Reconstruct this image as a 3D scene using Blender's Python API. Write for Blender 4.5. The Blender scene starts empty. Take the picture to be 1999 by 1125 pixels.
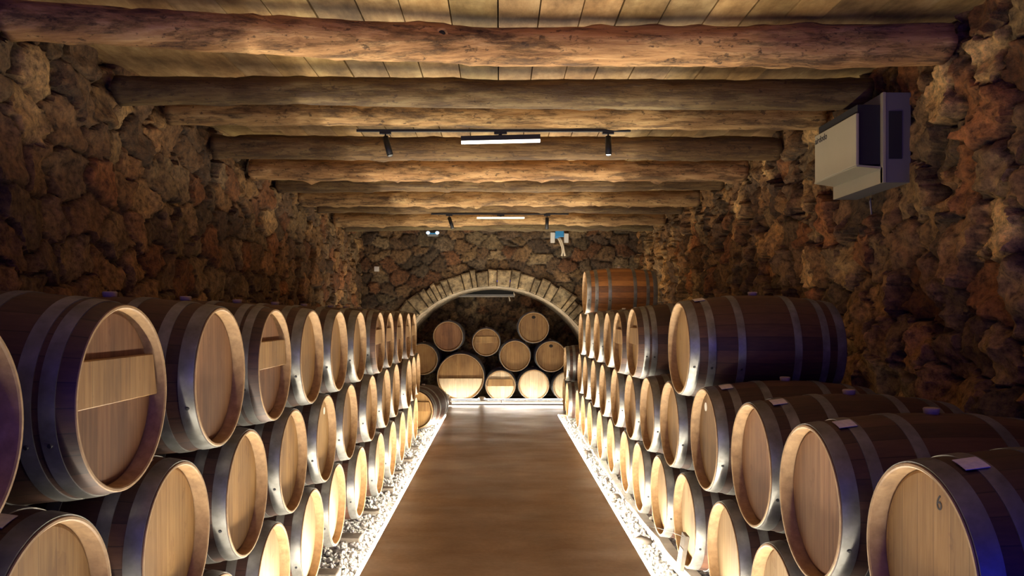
import bpy, bmesh, math, random
import numpy as np
from mathutils import Vector, Matrix, Euler

random.seed(7)
rng = np.random.default_rng(11)
PI = math.pi
scene = bpy.context.scene
COL = scene.collection

# ------------------------------------------------------------------ camera
CAM_Z = 1.72
F = 1500.0                    # focal length in pixels of the 1999 px wide frame
VX, VY = 976.0, 617.0         # where the gallery's axis vanishes in the frame
cam_d = bpy.data.cameras.new('camera')
cam_d.sensor_width = 36.0
cam_d.lens = F / 1999.0 * 36.0
cam_d.shift_x = (999.5 - VX) / 1999.0
cam_d.shift_y = (VY - 562.5) / 1999.0
cam_d.clip_start = 0.02
cam = bpy.data.objects.new('camera', cam_d)
COL.objects.link(cam)
cam.location = (0, 0, CAM_Z)
cam.rotation_euler = (PI / 2, 0, 0)
scene.camera = cam

# ------------------------------------------------------------------ materials
def new_mat(name):
    m = bpy.data.materials.new(name)
    m.use_nodes = True
    nt = m.node_tree
    return m, nt, nt.nodes['Principled BSDF']

def N(nt, typ, **kw):
    n = nt.nodes.new(typ)
    for k, v in kw.items():
        if k.startswith('i_'):
            key = k[2:].replace('_', ' ')
            n.inputs[key].default_value = v
        else:
            setattr(n, k, v)
    return n

def L(nt, a, b):
    nt.links.new(a, b)

def ramp(nt, fac, stops):
    r = nt.nodes.new('ShaderNodeValToRGB')
    el = r.color_ramp.elements
    while len(el) < len(stops):
        el.new(0.5)
    for e, (p, c) in zip(el, stops):
        e.position = p
        e.color = (*c, 1)
    L(nt, fac, r.inputs['Fac'])
    return r.outputs['Color']

def math_n(nt, op, a, b=None):
    n = nt.nodes.new('ShaderNodeMath')
    n.operation = op
    for i, v in enumerate((a, b)):
        if v is None:
            continue
        if isinstance(v, (int, float)):
            n.inputs[i].default_value = v
        else:
            L(nt, v, n.inputs[i])
    return n.outputs[0]

def mixc(nt, kind, fac, a, b):
    n = nt.nodes.new('ShaderNodeMix')
    n.data_type = 'RGBA'
    n.blend_type = kind
    for sock, v in ((n.inputs[0], fac), (n.inputs[6], a), (n.inputs[7], b)):
        if isinstance(v, (int, float)):
            sock.default_value = v
        elif isinstance(v, tuple):
            sock.default_value = (*v, 1)
        else:
            L(nt, v, sock)
    return n.outputs[2]

def bump(nt, bsdf, height, strength, dist=0.01):
    b = N(nt, 'ShaderNodeBump', i_Strength=strength, i_Distance=dist)
    L(nt, height, b.inputs['Height'])
    L(nt, b.outputs[0], bsdf.inputs['Normal'])

def noise(nt, vec, scale, detail=5, rough=0.6):
    n = N(nt, 'ShaderNodeTexNoise', i_Scale=scale, i_Detail=detail, i_Roughness=rough)
    L(nt, vec, n.inputs['Vector'])
    return n.outputs['Fac']

def mapped(nt, out, scale=(1, 1, 1), loc=(0, 0, 0)):
    m = N(nt, 'ShaderNodeMapping')
    m.inputs['Scale'].default_value = scale
    m.inputs['Location'].default_value = loc
    L(nt, out, m.inputs['Vector'])
    return m.outputs[0]

def plain(name, col, rough=0.6, metal=0.0, var=0.0, vscale=20):
    m, nt, b = new_mat(name)
    b.inputs['Roughness'].default_value = rough
    b.inputs['Metallic'].default_value = metal
    if var:
        tc = N(nt, 'ShaderNodeTexCoord')
        f = noise(nt, tc.outputs['Object'], vscale)
        lo = tuple(c * (1 - var) for c in col)
        hi = tuple(min(1, c * (1 + var)) for c in col)
        L(nt, ramp(nt, f, [(0.3, lo), (0.7, hi)]), b.inputs['Base Color'])
        bump(nt, b, f, 0.25, 0.004)
    else:
        b.inputs['Base Color'].default_value = (*col, 1)
    return m

def emit(name, col, strength, base=(0.8, 0.8, 0.8)):
    m, nt, b = new_mat(name)
    b.inputs['Base Color'].default_value = (*base, 1)
    b.inputs['Emission Color'].default_value = (*col, 1)
    b.inputs['Emission Strength'].default_value = strength
    return m

def rand_shift(nt, vec):
    oi = N(nt, 'ShaderNodeObjectInfo')
    va = N(nt, 'ShaderNodeVectorMath', operation='ADD')
    sc = N(nt, 'ShaderNodeVectorMath', operation='SCALE')
    comb = N(nt, 'ShaderNodeCombineXYZ')
    for i in range(3):
        L(nt, oi.outputs['Random'], comb.inputs[i])
    L(nt, comb.outputs[0], sc.inputs[0])
    sc.inputs['Scale'].default_value = 37.0
    L(nt, vec, va.inputs[0])
    L(nt, sc.outputs[0], va.inputs[1])
    return va.outputs[0], oi.outputs['Random']

def head_material(name, dark, mid, light):
    """oak boards standing upright across a barrel head (local y across, z up)"""
    m, nt, b = new_mat(name)
    tc = N(nt, 'ShaderNodeTexCoord')
    vec, rnd = rand_shift(nt, tc.outputs['Object'])
    g = noise(nt, mapped(nt, vec, (1, 55, 3.2)), 1.0, 6, 0.65)
    g2 = noise(nt, mapped(nt, vec, (1, 2, 1.2)), 2.2, 3, 0.5)
    blot = noise(nt, mapped(nt, vec, (1, 1.6, 1)), 7.0, 4, 0.6)
    f = math_n(nt, 'ADD', math_n(nt, 'MULTIPLY', g, 0.55), math_n(nt, 'MULTIPLY', g2, 0.5))
    c = ramp(nt, f, [(0.3, dark), (0.5, mid), (0.72, light)])
    sep = N(nt, 'ShaderNodeSeparateXYZ')
    L(nt, tc.outputs['Object'], sep.inputs[0])
    bw = math_n(nt, 'DIVIDE', sep.outputs['Y'], 0.083)
    wn = N(nt, 'ShaderNodeTexWhiteNoise', noise_dimensions='2D')
    cb = N(nt, 'ShaderNodeCombineXYZ')
    L(nt, math_n(nt, 'FLOOR', bw), cb.inputs[0])
    L(nt, rnd, cb.inputs[1])
    L(nt, cb.outputs[0], wn.inputs['Vector'])
    br = math_n(nt, 'ADD', math_n(nt, 'MULTIPLY', wn.outputs['Value'], 0.26), 0.84)
    fr = math_n(nt, 'ABSOLUTE', math_n(nt, 'SUBTRACT', math_n(nt, 'FRACT', bw), 0.5))
    seam = math_n(nt, 'GREATER_THAN', fr, 0.484)
    c = mixc(nt, 'MULTIPLY', 1.0, c, br)
    # the whole head a little paler or redder than its neighbours
    tone = ramp(nt, rnd, [(0.0, (0.74, 0.66, 0.56)), (0.35, (1.0, 0.94, 0.86)), (0.7, (0.95, 0.86, 0.76)), (1.0, (1.08, 1.06, 1.02))])
    c = mixc(nt, 'MULTIPLY', 1.0, c, tone)
    c = mixc(nt, 'MULTIPLY', math_n(nt, 'MULTIPLY', seam, 0.55), c, (0.25, 0.16, 0.1))
    st = math_n(nt, 'MULTIPLY', math_n(nt, 'GREATER_THAN', blot, 0.64), 0.28)
    c = mixc(nt, 'MULTIPLY', st, c, (0.5, 0.33, 0.2))
    L(nt, c, b.inputs['Base Color'])
    b.inputs['Roughness'].default_value = 0.62
    h = math_n(nt, 'SUBTRACT', g, math_n(nt, 'MULTIPLY', seam, 0.8))
    bump(nt, b, h, 0.2, 0.004)
    return m

M = {}
M['head'] = head_material('oak_head', (0.115, 0.052, 0.014), (0.245, 0.136, 0.042), (0.37, 0.235, 0.09))
M['head_red'] = head_material('stained_oak_head', (0.085, 0.034, 0.016), (0.19, 0.088, 0.037), (0.29, 0.155, 0.07))
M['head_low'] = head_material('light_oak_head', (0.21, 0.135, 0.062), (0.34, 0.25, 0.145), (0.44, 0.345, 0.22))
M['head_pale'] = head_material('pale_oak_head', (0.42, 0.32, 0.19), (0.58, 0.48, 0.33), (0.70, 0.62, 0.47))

def stave_material(name='oak_staves', k=(1, 1, 1)):
    m, nt, b = new_mat(name)
    uv = N(nt, 'ShaderNodeUVMap')
    vec, rnd = rand_shift(nt, uv.outputs[0])
    sep = N(nt, 'ShaderNodeSeparateXYZ')
    L(nt, uv.outputs[0], sep.inputs[0])
    u = sep.outputs[0]
    wn = N(nt, 'ShaderNodeTexWhiteNoise', noise_dimensions='2D')
    cb = N(nt, 'ShaderNodeCombineXYZ')
    L(nt, math_n(nt, 'FLOOR', u), cb.inputs[0])
    L(nt, rnd, cb.inputs[1])
    L(nt, cb.outputs[0], wn.inputs['Vector'])
    g = noise(nt, mapped(nt, vec, (3, 6, 1)), 1.5, 6, 0.65)
    f = math_n(nt, 'ADD', math_n(nt, 'MULTIPLY', g, 0.6), math_n(nt, 'MULTIPLY', wn.outputs['Value'], 0.4))
    c = ramp(nt, f, [(p_, tuple(a * b_ for a, b_ in zip(c_, k))) for p_, c_ in ((0.2, (0.020, 0.008, 0.006)), (0.5, (0.058, 0.023, 0.013)), (0.85, (0.115, 0.050, 0.025)))])
    fr = math_n(nt, 'ABSOLUTE', math_n(nt, 'SUBTRACT', math_n(nt, 'FRACT', u), 0.5))
    seam = math_n(nt, 'GREATER_THAN', fr, 0.475)
    c = mixc(nt, 'MULTIPLY', math_n(nt, 'MULTIPLY', seam, 0.7), c, (0.12, 0.08, 0.05))
    L(nt, c, b.inputs['Base Color'])
    b.inputs['Roughness'].default_value = 0.58
    bump(nt, b, math_n(nt, 'SUBTRACT', g, seam), 0.25, 0.003)
    return m
M['stave'] = stave_material()
M['stave_lit'] = stave_material('lit_oak_staves', (3.7, 3.6, 1.8))  # brighter stave copy with the lamp's orange light put into its colour

def chime_material():
    m, nt, b = new_mat('oak_chime')
    tc = N(nt, 'ShaderNodeTexCoord')
    vec, rnd = rand_shift(nt, tc.outputs['Object'])
    f = noise(nt, vec, 26.0, 5, 0.6)
    c = ramp(nt, f, [(0.3, (0.22, 0.125, 0.052)), (0.55, (0.33, 0.198, 0.085)), (0.8, (0.43, 0.275, 0.13))])
    L(nt, c, b.inputs['Base Color'])
    b.inputs['Roughness'].default_value = 0.6
    bump(nt, b, f, 0.25, 0.004)
    return m
M['chime'] = chime_material()

def steel_material():
    m, nt, b = new_mat('galvanised_hoop')
    tc = N(nt, 'ShaderNodeTexCoord')
    vec, rnd = rand_shift(nt, tc.outputs['Object'])
    f = noise(nt, vec, 9.0, 5, 0.6)
    f2 = noise(nt, vec, 45.0, 3, 0.6)
    c = ramp(nt, f, [(0.3, (0.12, 0.115, 0.10)), (0.55, (0.21, 0.207, 0.195)), (0.75, (0.30, 0.295, 0.285))])
    L(nt, c, b.inputs['Base Color'])
    b.inputs['Metallic'].default_value = 0.55
    L(nt, ramp(nt, f2, [(0.3, (0.34,) * 3), (0.7, (0.5,) * 3)]), b.inputs['Roughness'])
    bump(nt, b, f, 0.12, 0.003)
    return m
M['steel'] = steel_material()
M['rivet'] = plain('rivet_iron', (0.05, 0.05, 0.055), 0.5, 0.6)
M['bung'] = plain('bung_rubber', (0.34, 0.27, 0.22), 0.7, 0, 0.15)
M['paper'] = plain('paper_tag', (0.62, 0.58, 0.50), 0.9, 0, 0.12, 60)
M['ink'] = plain('dark_ink', (0.03, 0.025, 0.03), 0.8)
M['hole'] = plain('bung_hole_dark', (0.012, 0.008, 0.006), 0.9)
M['white'] = plain('white_plastic', (0.78, 0.75, 0.68), 0.5)

def stone_material(name, gain=1.0, nscale=20.0):
    m, nt, b = new_mat(name)
    at = N(nt, 'ShaderNodeAttribute', attribute_name='stone')
    tc = N(nt, 'ShaderNodeTexCoord')
    f = noise(nt, tc.outputs['Object'], nscale, 10, 0.72)
    f2 = noise(nt, tc.outputs['Object'], 4.5, 5, 0.6)
    c = mixc(nt, 'MULTIPLY', 1.0, at.outputs['Color'], ramp(nt, f, [(0.34, (0.22 * gain, 0.2 * gain, 0.18 * gain)), (0.5, (0.95 * gain, 0.93 * gain, 0.9 * gain)), (0.68, (1.75 * gain, 1.65 * gain, 1.45 * gain))]))
    c = mixc(nt, 'MULTIPLY', 0.7, c, ramp(nt, f2, [(0.35, (0.62, 0.52, 0.42)), (0.6, (1.1, 1.05, 1.0))]))
    L(nt, c, b.inputs['Base Color'])
    b.inputs['Roughness'].default_value = 0.85
    bump(nt, b, f, 0.9, 0.04)
    return m
M['stone'] = stone_material('rough_field_stone')
M['arch'] = stone_material('arch_stone', 1.0, 10.0)

def wood_log_material(name, k, cut):
    m, nt, b = new_mat(name)
    tc = N(nt, 'ShaderNodeTexCoord')
    vec, rnd = rand_shift(nt, tc.outputs['Object'])
    g = noise(nt, mapped(nt, vec, (1.2, 14, 14)), 1.6, 8, 0.7)
    p = noise(nt, mapped(nt, vec, (1.3, 7, 7)), 1.7, 9, 0.78)
    c = ramp(nt, g, [(p_, tuple(a * b_ for a, b_ in zip(c_, k))) for p_, c_ in ((0.3, (0.20, 0.10, 0.036)), (0.5, (0.45, 0.26, 0.105)), (0.7, (0.66, 0.45, 0.21)))])
    tone = ramp(nt, rnd, [(0.0, (0.78, 0.82, 0.72)), (0.5, (1.0, 0.92, 0.85)), (1.0, (1.12, 0.98, 0.86))])
    c = mixc(nt, 'MULTIPLY', 1.0, c, tone)
    bark = ramp(nt, p, [(cut - 0.05, (0, 0, 0)), (cut + 0.06, (1, 1, 1))])
    c = mixc(nt, 'MIX', math_n(nt, 'MULTIPLY', bark, 0.8), c, (0.060, 0.030, 0.014))
    pit = noise(nt, mapped(nt, vec, (1, 1.6, 1.6)), 17.0, 4, 0.65)
    c = mixc(nt, 'MIX', math_n(nt, 'MULTIPLY', ramp(nt, pit, [(0.60, (0, 0, 0)), (0.66, (1, 1, 1))]), 0.75), c, (0.045, 0.022, 0.010))
    L(nt, c, b.inputs['Base Color'])
    b.inputs['Roughness'].default_value = 0.75
    bump(nt, b, math_n(nt, 'ADD', g, math_n(nt, 'MULTIPLY', bark, 0.4)), 0.7, 0.02)
    return m
M['log'] = wood_log_material('old_log_wood', (1, 1, 1), 0.55)
M['log_dark'] = wood_log_material('weathered_shaded_log_wood', (0.34, 0.37, 0.34), 0.545)  # weathered wood, darkened further so the shade between beams is in the colour

def plank_material():
    m, nt, b = new_mat('ceiling_planks')
    at = N(nt, 'ShaderNodeAttribute', attribute_name='stone')
    tc = N(nt, 'ShaderNodeTexCoord')
    g = noise(nt, mapped(nt, tc.outputs['Object'], (4, 1.2, 1)), 1.6, 8, 0.7)
    p = noise(nt, tc.outputs['Object'], 6.0, 6, 0.65)
    c = ramp(nt, g, [(0.3, (0.14, 0.08, 0.028)), (0.5, (0.32, 0.20, 0.080)), (0.7, (0.48, 0.34, 0.16))])
    c = mixc(nt, 'MULTIPLY', 1.0, c, at.outputs['Color'])
    c = mixc(nt, 'MULTIPLY', 0.7, c, ramp(nt, p, [(0.34, (0.5, 0.42, 0.34)), (0.55, (1.05, 1.0, 0.95))]))
    L(nt, c, b.inputs['Base Color'])
    b.inputs['Roughness'].default_value = 0.75
    bump(nt, b, g, 0.5, 0.01)
    return m
M['plank'] = plank_material()

def floor_material():
    m, nt, b = new_mat('polished_brown_concrete')
    tc = N(nt, 'ShaderNodeTexCoord')
    f = noise(nt, mapped(nt, tc.outputs['Object'], (1.0, 1.1, 1)), 1.7, 7, 0.62)
    s = noise(nt, mapped(nt, tc.outputs['Object'], (0.7, 1.7, 1)), 1.3, 5, 0.6)
    fine = noise(nt, tc.outputs['Object'], 30.0, 4, 0.6)
    c = ramp(nt, f, [(0.3, (0.17, 0.098, 0.056)), (0.52, (0.245, 0.158, 0.103)), (0.72, (0.34, 0.23, 0.155))])
    c = mixc(nt, 'MULTIPLY', 0.5, c, ramp(nt, fine, [(0.35, (0.75, 0.72, 0.7)), (0.65, (1.1, 1.1, 1.1))]))
    L(nt, c, b.inputs['Base Color'])
    L(nt, ramp(nt, s, [(0.35, (0.30,) * 3), (0.65, (0.52,) * 3)]), b.inputs['Roughness'])
    bump(nt, b, math_n(nt, 'ADD', s, math_n(nt, 'MULTIPLY', fine, 0.1)), 0.07, 0.03)
    return m
M['floor'] = floor_material()
M['gravel'] = plain('white_gravel', (0.36, 0.345, 0.32), 0.85, 0, 0.3, 30)
M['gravel_base'] = plain('gravel_bed', (0.20, 0.19, 0.175), 0.9, 0, 0.3, 25)
M['block'] = plain('sleeper_stone', (0.15, 0.125, 0.10), 0.85, 0, 0.25, 14)
M['kerb'] = plain('pale_kerb_stone', (0.64, 0.60, 0.53), 0.7, 0, 0.18, 8)
M['pebble'] = plain('white_pebble', (0.78, 0.74, 0.67), 0.6, 0, 0.1, 15)
M['black'] = plain('black_lamp_metal', (0.012, 0.012, 0.014), 0.5, 0.3)
M['ac'] = plain('cream_unit_enamel', (0.40, 0.36, 0.25), 0.45, 0, 0.04, 4)
M['ac_grey'] = plain('grey_unit_side', (0.16, 0.15, 0.15), 0.5)
M['ac_dark'] = plain('dark_unit_grille', (0.018, 0.018, 0.02), 0.6)
M['blue'] = plain('blue_plastic', (0.03, 0.27, 0.62), 0.35)
M['cable'] = plain('cream_cable', (0.70, 0.60, 0.44), 0.5)
M['slot'] = plain('black_slot', (0.006, 0.006, 0.006), 0.8)
M['grey'] = plain('grey_metal', (0.24, 0.235, 0.22), 0.5, 0.3)
LED = 290.0
M['led'] = emit('led_diffuser', (1.0, 0.90, 0.72), LED)
M['led_soft'] = emit('soft_led_diffuser', (1.0, 0.92, 0.79), 7.0)
M['led_top'] = emit('kerb_led_diffuser', (1.0, 0.92, 0.79), 110.0)
M['lamp'] = emit('lamp_diffuser', (1.0, 0.90, 0.72), 5.0)
M['lamp_dim'] = emit('warm_lamp_diffuser', (1.0, 0.80, 0.50), 3.0)
M['lens'] = emit('spot_lens', (1.0, 0.92, 0.80), 12.0)
M['blue_lens'] = emit('cool_lens', (0.55, 0.80, 1.0), 1.6)

# ------------------------------------------------------------------ helpers
def tag(o, label=None, cat=None, group=None, kind=None):
    if label: o['label'] = label
    if cat: o['category'] = cat
    if group: o['group'] = group
    if kind: o['kind'] = kind
    return o

def empty(name, loc, rot=(0, 0, 0), label=None, cat=None, group=None):
    o = bpy.data.objects.new(name, None)
    o.empty_display_size = 0.1
    o.location = loc
    o.rotation_euler = rot
    COL.objects.link(o)
    return tag(o, label, cat, group)

def link_mesh(name, me, parent=None, mats=None):
    o = bpy.data.objects.new(name, me)
    COL.objects.link(o)
    if mats is not None and not me.materials:
        for m in (mats if isinstance(mats, (list, tuple)) else [mats]):
            me.materials.append(m)
    if parent is not None:
        o.parent = parent
    return o

def bm_obj(name, bm, mats, parent=None, smooth=False, angle=None):
    me = bpy.data.meshes.new(name)
    bm.normal_update()
    bm.to_mesh(me)
    bm.free()
    if smooth:
        me.shade_smooth()
    if angle:
        me.set_sharp_from_angle(angle=angle)
    return link_mesh(name, me, parent, mats)

def add_box(bm, lo, hi, mat=0, bev=0.0):
    lo, hi = Vector(lo), Vector(hi)
    r = bmesh.ops.create_cube(bm, size=1.0)
    vs = r['verts']
    for v in vs:
        v.co = Vector(((v.co.x + .5) * (hi.x - lo.x) + lo.x, (v.co.y + .5) * (hi.y - lo.y) + lo.y, (v.co.z + .5) * (hi.z - lo.z) + lo.z))
    fs = list({f for v in vs for f in v.link_faces})
    if bev > 0:
        es = list({e for v in vs for e in v.link_edges})
        r = bmesh.ops.bevel(bm, geom=es, offset=bev, segments=2, affect='EDGES', profile=0.5)
        fs = list(set(r['faces']) | {f for f in fs if f.is_valid})
    for f in fs:
        if f.is_valid:
            f.material_index = mat
    return fs

def box_obj(name, lo, hi, mat, parent=None, bev=0.0):
    bm = bmesh.new()
    add_box(bm, lo, hi, 0, bev)
    return bm_obj(name, bm, mat, parent)

def add_tube(bm, pts, rad, seg=8, mat=0, cap=True):
    rings = []
    pts = [Vector(p) for p in pts]
    n = len(pts)
    up = Vector((0, 0, 1))
    for i, p in enumerate(pts):
        t = (pts[min(i + 1, n - 1)] - pts[max(i - 1, 0)]).normalized()
        a = t.cross(up)
        if a.length < 1e-3:
            a = t.cross(Vector((1, 0, 0)))
        a.normalize()
        b = a.cross(t)
        r = rad[i] if isinstance(rad, (list, tuple)) else rad
        rings.append([bm.verts.new(p + a * (r * math.cos(2 * PI * k / seg)) + b * (r * math.sin(2 * PI * k / seg))) for k in range(seg)])
    for r0, r1 in zip(rings, rings[1:]):
        for k in range(seg):
            f = bm.faces.new((r0[k], r0[(k + 1) % seg], r1[(k + 1) % seg], r1[k]))
            f.material_index = mat
            f.smooth = True
    if cap:
        bm.faces.new(rings[0][::-1]).material_index = mat
        bm.faces.new(rings[-1]).material_index = mat

def vnoise(x, y, z=0.0, seed=0):
    """vectorised value noise in 0..1"""
    x = np.asarray(x, float); y = np.asarray(y, float); z = np.asarray(z, float) + np.zeros_like(x)
    xi, yi, zi = np.floor(x).astype(np.int64), np.floor(y).astype(np.int64), np.floor(z).astype(np.int64)
    xf, yf, zf = x - xi, y - yi, z - zi
    s = lambda t: t * t * (3 - 2 * t)
    u, v, w = s(xf), s(yf), s(zf)
    def h(a, b, c):
        k = (a * 374761393 + b * 668265263 + c * 2147483647 + seed * 974711) & 0xffffffff
        k = ((k ^ (k >> 13)) * 1274126177) & 0xffffffff
        return ((k ^ (k >> 16)) & 0xffff) / 65535.0
    r = 0
    for dx, wx in ((0, 1 - u), (1, u)):
        for dy, wy in ((0, 1 - v), (1, v)):
            for dz, wz in ((0, 1 - w), (1, w)):
                r = r + h(xi + dx, yi + dy, zi + dz) * wx * wy * wz
    return r

def fbm(x, y, z=0.0, seed=0, octv=4):
    r, a, t = 0, 1.0, 0
    for o in range(octv):
        r = r + a * vnoise(x * 2 ** o, y * 2 ** o, np.asarray(z) * 2 ** o, seed + o)
        t += a
        a *= 0.5
    return r / t

# ------------------------------------------------------------------ stone walls
PAL = np.array([(0.17, 0.11, 0.06), (0.24, 0.16, 0.078), (0.18, 0.135, 0.085), (0.23, 0.115, 0.052), (0.32, 0.24, 0.135), (0.14, 0.095, 0.06), (0.26, 0.165, 0.082), (0.20, 0.15, 0.085)])

def stone_field(U, V, su, sv, seed, relief, groove, tilt, rough, warp=1.2, spread=0.3):
    """height and stone colour over wall coordinates U (along) and V (up)"""
    r = np.random.default_rng(seed)
    u0, u1, v0, v1 = U.min() - 2 * su, U.max() + 2 * su, V.min() - 2 * sv, V.max() + 2 * sv
    nu, nv = int((u1 - u0) / su) + 2, int((v1 - v0) / sv) + 2
    gi, gj = np.meshgrid(np.arange(nu), np.arange(nv), indexing='ij')
    cu = u0 + (gi + 0.5 * (gj % 2) + r.uniform(-.42, .42, gi.shape)) * su
    cv = v0 + (gj + r.uniform(-.42, .42, gi.shape)) * sv
    wu = U + (fbm(U * 5, V * 5, 0, seed + 3) - .5) * su * warp
    wv = V + (fbm(U * 5, V * 5, 0, seed + 9) - .5) * sv * warp
    iu, iv = np.floor((wu - u0) / su).astype(int), np.floor((wv - v0) / sv).astype(int)
    f1 = np.full(U.shape, 9.0); f2 = np.full(U.shape, 9.0); c1 = np.zeros(U.shape, int)
    du1 = np.zeros(U.shape); dv1 = np.zeros(U.shape)
    for a in (-2, -1, 0, 1, 2):
        for b in (-2, -1, 0, 1, 2):
            ii, jj = np.clip(iu + a, 0, nu - 1), np.clip(iv + b, 0, nv - 1)
            du, dv = (wu - cu[ii, jj]) / su, (wv - cv[ii, jj]) / sv
            d = np.sqrt(du * du + dv * dv)
            cid = ii * nv + jj
            m1 = (d < f1)
            m2 = (~m1) & (d < f2) & (cid != c1)
            f2 = np.where(m1 & (cid != c1), f1, np.where(m2, d, f2))
            c1 = np.where(m1, cid, c1)
            du1, dv1 = np.where(m1, du, du1), np.where(m1, dv, dv1)
            f1 = np.where(m1, d, f1)
    e = np.clip((f2 - f1) / 0.15, 0, 1)
    e = e * e * (3 - 2 * e)
    off = r.uniform(-1, 1, nu * nv)[c1]
    tu, tv = r.uniform(-1, 1, nu * nv)[c1], r.uniform(-1, 1, nu * nv)[c1]
    h = e * groove + off * relief + (tu * du1 + tv * dv1) * tilt
    h = h + (fbm(U * 9, V * 9, 0, seed + 21, 5) - .5) * rough * 2 + (np.abs(fbm(U * 4, V * 4, 0, seed + 33, 3) - .5)) * rough
    col = PAL[r.integers(0, len(PAL), nu * nv)[c1]] * r.uniform(1 - spread, 1 + spread, nu * nv)[c1][..., None]
    mort = np.array((0.055, 0.042, 0.033))
    k = np.clip((f2 - f1) / 0.13, 0, 1)[..., None]
    col = mort * (1 - k) + col * k
    return h, col

def grid_mesh(name, P, colr, mats, keep=None, flip=False):
    n, m = P.shape[:2]
    idx = np.arange(n * m).reshape(n, m)
    q = np.stack([idx[:-1, :-1], idx[1:, :-1], idx[1:, 1:], idx[:-1, 1:]], -1)
    if flip:
        q = q[..., ::-1]
    q = q.reshape(-1, 4)
    if keep is not None:
        q = q[keep.reshape(-1)]
    me = bpy.data.meshes.new(name)
    me.from_pydata(P.reshape(-1, 3).tolist(), [], q.tolist())
    at = me.color_attributes.new('stone', 'FLOAT_COLOR', 'POINT')
    c4 = np.concatenate([colr.reshape(-1, 3), np.ones((n * m, 1))], 1).astype(np.float32)
    at.data.foreach_set('color', c4.ravel())
    me.shade_smooth()
    me.set_sharp_from_angle(angle=math.radians(50))
    return link_mesh(name, me, None, mats)

Y0, Y1 = -1.6, 14.32
CEIL = 3.40
XL, XR = -2.58, 2.56

def side_wall(name, x, sgn, su, sv, seed, relief, groove, tilt, rough, warp, spread):
    ys = [Y0]
    while ys[-1] < Y1 + 0.1:
        y = ys[-1]
        ys.append(y + (0.05 if y < 2.6 else 0.0042 * max(y, 3.0) + 0.003))
    zs = list(np.arange(-0.2, 1.3, 0.06)) + list(np.arange(1.3, CEIL + 0.08, 0.017))
    U, V = np.meshgrid(np.array(ys), np.array(zs), indexing='ij')
    h, col = stone_field(U, V, su, sv, seed, relief, groove, tilt, rough, warp, spread)
    if sgn < 0:      # packed flat behind the air unit
        k = np.clip(1.4 - np.maximum(np.abs(U - 5.2) / 0.42, np.abs(V - 2.85) / 0.34), 0, 0.4) / 0.4
        h = h * (1 - k) + np.minimum(h, groove - 0.02) * k
    P = np.stack([x + sgn * (h - groove), U, V], -1)
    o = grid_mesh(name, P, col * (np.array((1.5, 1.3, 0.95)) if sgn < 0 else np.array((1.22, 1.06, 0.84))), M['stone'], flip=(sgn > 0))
    return tag(o, kind='structure')

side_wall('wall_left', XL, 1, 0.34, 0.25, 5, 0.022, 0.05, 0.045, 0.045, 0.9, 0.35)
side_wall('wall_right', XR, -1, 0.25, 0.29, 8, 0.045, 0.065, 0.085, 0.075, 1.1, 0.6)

# end wall with the arched opening
ACX, ACZ, AR = -0.12, 0.235, 2.04
AY = 14.30
xs = np.arange(-2.75, 2.76, 0.03)
zs = np.arange(-0.2, CEIL + 0.1, 0.03)
U, V = np.meshgrid(xs, zs, indexing='ij')
h, col = stone_field(U, V, 0.30, 0.22, 31, 0.015, 0.045, 0.02, 0.02, 0.7)
P = np.stack([U, AY - (h - 0.045), V], -1)
cx, cz = (U[:-1, :-1] + U[1:, 1:]) / 2 - ACX, (V[:-1, :-1] + V[1:, 1:]) / 2 - ACZ
rr = np.where(cz > 0, np.hypot(cx, cz), np.abs(cx))
tag(grid_mesh('wall_back', P, col * 0.8, M['stone'], keep=(rr > AR + 0.12)), kind='structure')

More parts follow.
